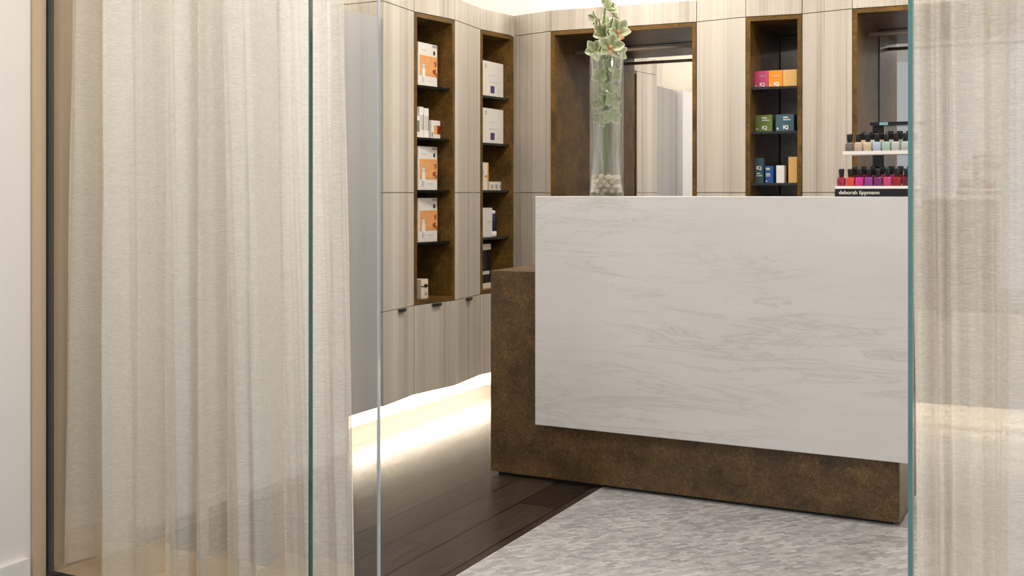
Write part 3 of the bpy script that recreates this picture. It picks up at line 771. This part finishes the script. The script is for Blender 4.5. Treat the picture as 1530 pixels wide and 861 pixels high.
def folds(x0, x1, y, amp, n, seed, back=0):
    """soft box pleats: a flat front, a steep side, a narrow back, a steep side"""
    random.seed(seed); P = []; ws = [random.uniform(.5, 1.5) for _ in range(n)]; t_ = sum(ws); x = x0
    for w_ in ws:
        p_ = (x1-x0)*w_/t_; a_ = amp*random.uniform(.55, 1.15); f_ = random.uniform(-.02, .14)
        P += [(x, y+a_*random.uniform(0,.1)), (x+p_*.30, y+a_*random.uniform(.05,.22)), (x+p_*(.58+f_), y+a_*random.uniform(0,.12)), (x+p_*(.66+f_), y+a_*.5), (x+p_*(.66+f_), y+a_*.9), (x+p_*(.84+f_*.5), y+a_), (x+p_*.94, y+a_*.55)]
        x += p_
    P.append((x1, y)); return P
bot = [(-2.652,2.312),(-2.664,2.335),(-2.658,2.37),(-2.648,2.41),(-2.655,2.44),(-2.640,2.485),(-2.58,2.50),(-2.52,2.46),(-2.500,2.38),(-2.489,2.304),
       (-2.46,2.300),(-2.41,2.318),(-2.365,2.306),(-2.352,2.314),(-2.362,2.36),(-2.345,2.378),(-2.315,2.350),(-2.285,2.352),(-2.255,2.320),(-2.215,2.306),(-2.190,2.318),(-2.198,2.36),(-2.180,2.365),
       (-2.160,2.325),(-2.135,2.304),(-2.118,2.314),(-2.122,2.40),(-2.108,2.425),(-2.092,2.38),(-2.080,2.345),(-2.050,2.352),(-2.028,2.318),(-1.99,2.303),(-1.960,2.316),(-1.938,2.304),(-1.926,2.318),(-1.945,2.37),
       (-1.97,2.42),(-1.965,2.46),(-1.93,2.468),(-1.89,2.445),(-1.86,2.450),(-1.83,2.475),(-1.80,2.462),(-1.775,2.445),(-1.755,2.462),(-1.735,2.45),(-1.720,2.44)]
top = [(x+(.040 if y < 2.49 and x < -2.6 else .012*(x+2.489)/-.56+.004)+(-.03 if x > -2.13 else -.012 if x > -2.3 else 0)+(-.022 if x > -2.05 and y < 2.40 else 0)+(-.022 if y > 2.40 and x > -1.9 else 0), y+.012*math.sin(23*x)*(.5+.5*math.cos(9*x))+.004) for x, y in bot]
bot, top = [[(x, 2.302+(y-2.302)*(1.45 if -2.50 < x < -1.93 and y < 2.43 else 1.0)) for x, y in q_] for q_ in (bot, top)]
curtain('long sheer ivory curtain gathered behind the left glass pane', top, bot, .012, 2.5, .10, 1, 'sheer ivory curtains')
bot = [(-.318,2.46),(-.300,2.42),(-.278,2.47),(-.262,2.42),(-.252,2.45),(-.240,2.41),(-.215,2.43),(-.19,2.405),(-.172,2.43),(-.160,2.39),(-.155,2.320),
       (-.135,2.304),(-.09,2.315),(-.06,2.306),(-.02,2.33),(.03,2.306)] + folds(.05, .80, 2.304, .075, 7, 25)
top = [(-.340,2.46),(-.322,2.42),(-.300,2.47),(-.285,2.42),(-.265,2.45),(-.245,2.41),(-.220,2.43),(-.19,2.405),(-.165,2.43),(-.130,2.39),(-.118,2.320),
       (-.10,2.304),(-.06,2.318),(-.03,2.306),(.0,2.33),(.04,2.306)] + folds(.06, .80, 2.304, .075, 7, 26)
curtain('long sheer ivory curtain behind the right glass pane', top, bot, .012, 2.5, .10, 2, 'sheer ivory curtains')

# ------------------------------------------------------------------ glass panes
def pane(name, label, x0, x1, y, z0, z1, th, edge_side, em, group=None, ew=.0040):
    t = thing(name, label, 'glass panel', ((x0+x1)/2, y, z0), group)
    a_, b_ = (x0+(ew if edge_side == 'L' else 0), x1-(ew if edge_side == 'R' else 0))
    wpart('glass_sheet', boxes((a_, b_, y-th/2, y+th/2, z0, z1)), 'pane_glass', t)
    if edge_side == 'R': e_ = boxes((b_+.0002, x1, y-th/2, y+th/2, z0, z1))
    else: e_ = boxes((x0, a_-.0002, y-th/2, y+th/2, z0, z1))
    wpart('polished_edge', e_, em, t)
    return t
pane('glass_partition', 'fixed clear glass pane with dark green edge in front of the left curtain', -2.644, -1.724, 2.261, .012, 2.55, .012, 'R', 'edge_green')
pane('sliding_glass_door', 'clear sliding glass door leaf, its edge standing past the left curtain', -2.60, -1.490, 2.215, .008, 2.50, .008, 'R', 'edge_highlight', ew=.0045)
pane('glass_partition', 'fixed clear glass pane in front of the right curtain', -.308, 1.12, 2.261, .012, 2.55, .020, 'L', 'edge_cyan', ew=.0085)

# daylight lamp added off-camera to the right, to bring out the curtain folds
wl = area('added_side_daylight', (4.2, -1.6, 1.9), (0,0,0), 2.2, 2.4, 115, (.95,.97,1))
wl.rotation_euler = (Vector((-2.0, 2.6, 1.0))-Vector((4.2, -1.6, 1.9))).to_track_quat('-Z', 'Y').to_euler()
# ------------------------------------------------------------------ world, camera
w = bpy.data.worlds.new('world'); S.world = w; w.use_nodes = True
nt = w.node_tree; bg = nt.nodes['Background']
bg.inputs[0].default_value = (.97, .98, 1, 1); bg.inputs[1].default_value = .60
cam = bpy.data.cameras.new('camera'); co = bpy.data.objects.new('camera', cam); C.objects.link(co)
cam.sensor_fit = 'HORIZONTAL'; cam.sensor_width = 36; cam.lens = 36*1679/1530
cam.shift_y = -(430.5-288)/1530; cam.clip_start = .05
co.location = (0, 0, 1.10); co.rotation_euler = (PI/2, 0, YAW)
S.camera = co
S.view_settings.view_transform = 'Standard'; S.view_settings.look = 'None'
S.view_settings.exposure = -0.30; S.view_settings.gamma = 1
S.view_settings.use_curve_mapping = False
S.cycles.transparent_max_bounces = 32
S.cycles.max_bounces = 10
S.cycles.use_denoising = True
